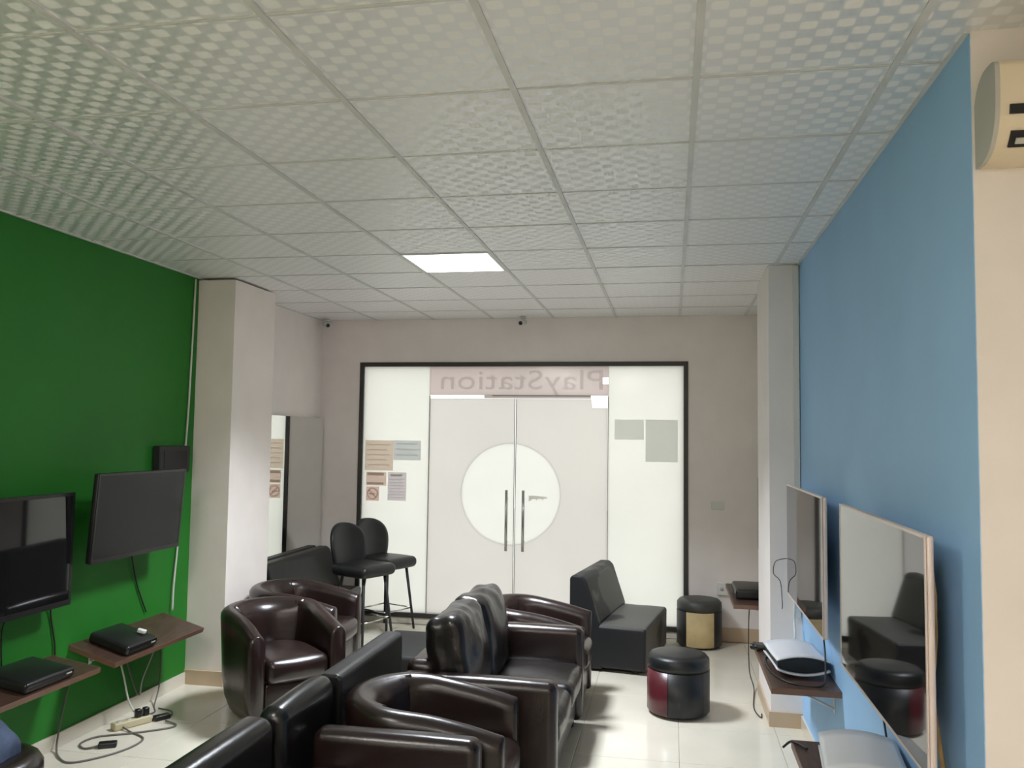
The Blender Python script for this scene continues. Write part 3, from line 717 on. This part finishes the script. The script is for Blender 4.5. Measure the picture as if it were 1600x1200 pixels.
# ------------------------------------------------------------------ security cameras, sockets
def cctv(label, loc, rz):
    c = thing('security_camera', label, 'camera', loc, rz)
    MB().lathe([(0, 0), (.032, 0), (.032, -.015), (0, -.015)], 18).build('base', 'white_plastic', c)
    MB().tube([(0, 0, -.012), (0, -.012, -.045)], .011, 8).build('arm', 'white_plastic', c)
    b = MB().tube([(0, .035, -.045), (0, -.07, -.068)], .027, 14).build('body', 'white_plastic', c)
    MB().tube([(0, -.0695, -.068), (0, -.0735, -.069)], .019, 14).build('lens', 'lens', b)
    return c
cctv('small white security camera on the ceiling above the glass doors', (-1.405, 7.93, H-.004), RAD(-8))
cctv('small white security camera in the far left ceiling corner', (-3.415, 7.92, H-.004), RAD(38))
sk = thing('light_switch', 'white switch plate on the end wall right of the shopfront', 'switch', (.424, YB, 1.228))
MB().rbox((.118, .012, .078), .005, (0, -.006, 0), K=2, F=1).build('plate', 'white_plastic', sk)
for x in (-.025, .025): MB().box(x-.018, x+.018, -.0145, -.011, -.025, .025).build('rocker', 'white_plastic', sk)
so = thing('wall_socket', 'white double socket low on the end wall above the torn ottoman', 'socket', (.50, YB, .475))
MB().rbox((.17, .03, .115), .006, (0, -.015, 0), K=2, F=1).build('plate', 'white_plastic', so)
for x in (-.04, .04): MB().lathe([(0, .031), (.018, .031), (.018, .0305)], 16, M4=Matrix.Translation((x, 0, 0)) @ Matrix.Rotation(PI/2, 4, 'X')).build('socket_hole', 'grey_plastic_and_shade', so)
so = thing('wall_socket', 'white socket on the green wall under the sagging shelf', 'socket', (XL, 5.29, .47))
MB().rbox((.012, .15, .085), .005, (.006, 0, 0), K=2, F=1).build('plate', 'white_plastic', so)
MB().rbox((.045, .045, .05), .008, (.034, .035, 0), K=2, F=1).build('plug', 'white_plastic', so)

# ------------------------------------------------------------------ trunking, boards
tr = thing('cable_trunking', 'white cable trunking running down the right pillar', 'trunking', (.806, CRy0, 0))
MB().box(-.018, .018, -.018, 0, .70, H-.008).build('channel', 'white_plastic', tr)
MB().box(-.016, .016, -.021, -.0185, .70, H-.012).build('cover', 'white_plastic', tr)
# jagged board and stick wedged behind the nearest television
pts = [(2.80, 1.478), (2.815, 1.472), (2.79, 1.40), (2.775, 1.36), (2.778, 1.30), (2.772, 1.24), (2.785, 1.19), (2.79, 1.15), (2.805, 1.12), (2.80, 1.06), (2.812, 1.03), (2.83, 1.02), (2.90, 1.02), (2.90, 1.46)]
tag(MB().prism([(y+.04, z) for y, z in pts], .790, .803, 'yz').build('broken_board', 'rawwood'), 'jagged raw wood board wedged behind the nearest television', 'board')
tag(MB().tube([(.80, 2.90, 1.10), (.81, 2.80, .83)], .008, 6).build('wooden_stick', 'rawwood'), 'thin wooden stick slanting down behind the nearest television', 'stick')

# ------------------------------------------------------------------ cables and power strip
cable('wall_cable', [(XL+.008, 5.675, 2.98), (XL+.01, 5.66, 2.6), (XL+.008, 5.65, 2.2), (XL+.012, 5.63, 1.9), (XL+.012, 5.60, 1.55), (XL+.012, 5.575, 1.2), (XL+.012, 5.56, 1.0), (XL+.02, 5.52, .75), (XL+.02, 5.515, .57)], 'white_cable', .008, 'white cable hanging down the green wall beside the pillar')
cable('wall_cable', [(XL+.02, 5.02, 1.06), (XL+.012, 5.06, .95), (XL+.01, 5.12, .8), (XL+.012, 5.22, .62)], 'black_cable', .005, 'black cable dropping from the smaller television on the green wall')
cable('wall_cable', [(XL+.03, 4.30, .86), (XL+.01, 4.32, .78), (XL+.01, 4.36, .62), (XL+.012, 4.38, .48), (XL+.02, 4.45, .38)], 'black_cable', .005, 'black cable dropping from the television at the left edge')
cable('wall_cable', [(XL+.02, 3.98, .86), (XL+.01, 3.96, .75), (XL+.01, 3.97, .58)], 'black_cable', .004, 'thin black cable behind the console at the left edge')
ps = thing('power_strip', 'yellowed power strip on the floor under the sagging shelf', 'power strip', (-3.31, 4.85, 0), RAD(62))
MB().rbox((.24, .065, .045), .01, (0, 0, .0225), K=2, F=1).build('body', 'yellowed', ps)
for x in (-.08, -.02, .04): MB().lathe([(0, .0455), (.017, .0455), (.017, .045)], 14, (x, 0, 0)).build('socket_hole', 'grey_plastic_and_shade', ps)
for x in (.04, .09): MB().rbox((.035, .04, .05), .008, (x, 0, .07), K=2, F=1).build('plug', 'plastic_black', ps)
for L_, P_, rz in (('black power adapter lying in the loops of floor cable', (-3.22, 4.50, 0), .5), ('small black power adapter beside the power strip', (-3.20, 5.00, 0), 1.0)):
    tag(MB().rbox((.10, .05, .032), .008, (0, 0, .016), K=2, F=1).build('power_adapter', 'plastic_black', None, P_, (0, 0, rz)), L_, 'adapter')
cable('floor_cable', [(-3.40, 4.82, .44), (-3.37, 4.84, .3), (-3.36, 4.88, .15), (-3.33, 4.90, .07)], 'white_cable', .006, 'white cable from the sagging shelf down to the power strip')
cable('floor_cable', [(XL+.02, 4.98, .45), (XL+.02, 5.05, .28), (XL+.03, 5.12, .12), (XL+.03, 5.16, .09)], 'grey_cable', .005, 'grey cable slanting across the wall under the sagging shelf')
cable('floor_cable', [(XL+.05, 5.32, .44), (XL+.03, 5.27, .3), (XL+.02, 5.2, .18), (XL+.02, 5.18, .09)], 'white_cable', .005, 'white cable hanging from the green wall socket')
cable('floor_cable', [(XL+.05, 5.34, .44), (XL+.045, 5.36, .28), (XL+.06, 5.33, .1), (-3.40, 5.22, .007), (-3.32, 5.1, .006), (-3.36, 5.0, .006), (-3.28, 4.97, .006), (-3.18, 5.04, .006), (-3.22, 5.14, .006), (-3.34, 5.18, .006)], 'grey_cable', .005, 'grey cable looping from the socket to the far end of the power strip')
cable('floor_cable', [(-3.24, 4.50, .016), (-3.32, 4.44, .006), (-3.40, 4.50, .006), (-3.38, 4.62, .006), (-3.22, 4.72, .006), (-3.06, 4.85, .006), (-3.05, 4.92, .006), (-3.14, 4.95, .012)], 'grey_cable', .006, 'grey cable zigzagging on the floor between the two adapters')
cable('floor_cable', [(XL+.02, 4.50, .4), (XL+.02, 4.44, .2), (XL+.04, 4.38, .03), (-3.36, 4.28, .006), (-3.25, 4.24, .006), (-3.14, 4.36, .006), (-3.08, 4.52, .006), (-3.10, 4.66, .006), (-3.24, 4.74, .006), (-3.33, 4.78, .02)], 'grey_cable', .006, 'grey cable sweeping nearest the camera on the left floor')
cable('shelf_cable', [(.62, 7.0, .58), (.575, 6.62, .52), (.57, 6.60, .3), (.575, 6.58, .12), (.60, 6.52, .02), (.56, 6.1, .006), (.585, 5.9, .006), (.60, 5.98, .006)], 'black_cable', .004, 'black cable hanging from the alcove shelf to the floor')
cable('shelf_cable', [(.79, 5.70, .98), (.785, 5.72, .85), (.775, 5.70, .70), (.765, 5.60, .63), (.74, 5.45, .605)], 'white_cable', .008, 'white cable from the pillar to the shelf beside it')
cable('shelf_cable', [(.735, 5.563, 1.10), (.68, 5.63, 1.08), (.655, 5.68, 1.05), (.65, 5.70, .98), (.69, 5.69, .93), (.70, 5.68, .80), (.70, 5.69, .76)], 'black_cable', .0025, 'thin black cable loop behind the far edge of the pillar television')
cable('shelf_cable', [(.80, 4.95, .90), (.80, 4.80, .80), (.78, 4.62, .66), (.74, 4.52, .606), (.60, 4.55, .605), (.53, 4.72, .606), (.52, 4.98, .606), (.55, 5.1, .606)], 'black_cable', .005, 'black cables tangled on the shelf beside the pillar')
cable('shelf_cable', [(.52, 3.50, .642), (.49, 3.56, .64), (.47, 3.60, .63), (.445, 3.62, .60)], 'black_cable', .005, 'black cable end sticking out from the bottom right shelf')
cable('shelf_cable', [(.80, 3.55, .88), (.80, 3.50, .78), (.79, 3.42, .70), (.74, 3.38, .66)], 'black_cable', .004, 'black cable between the nearest television and the shelf below')
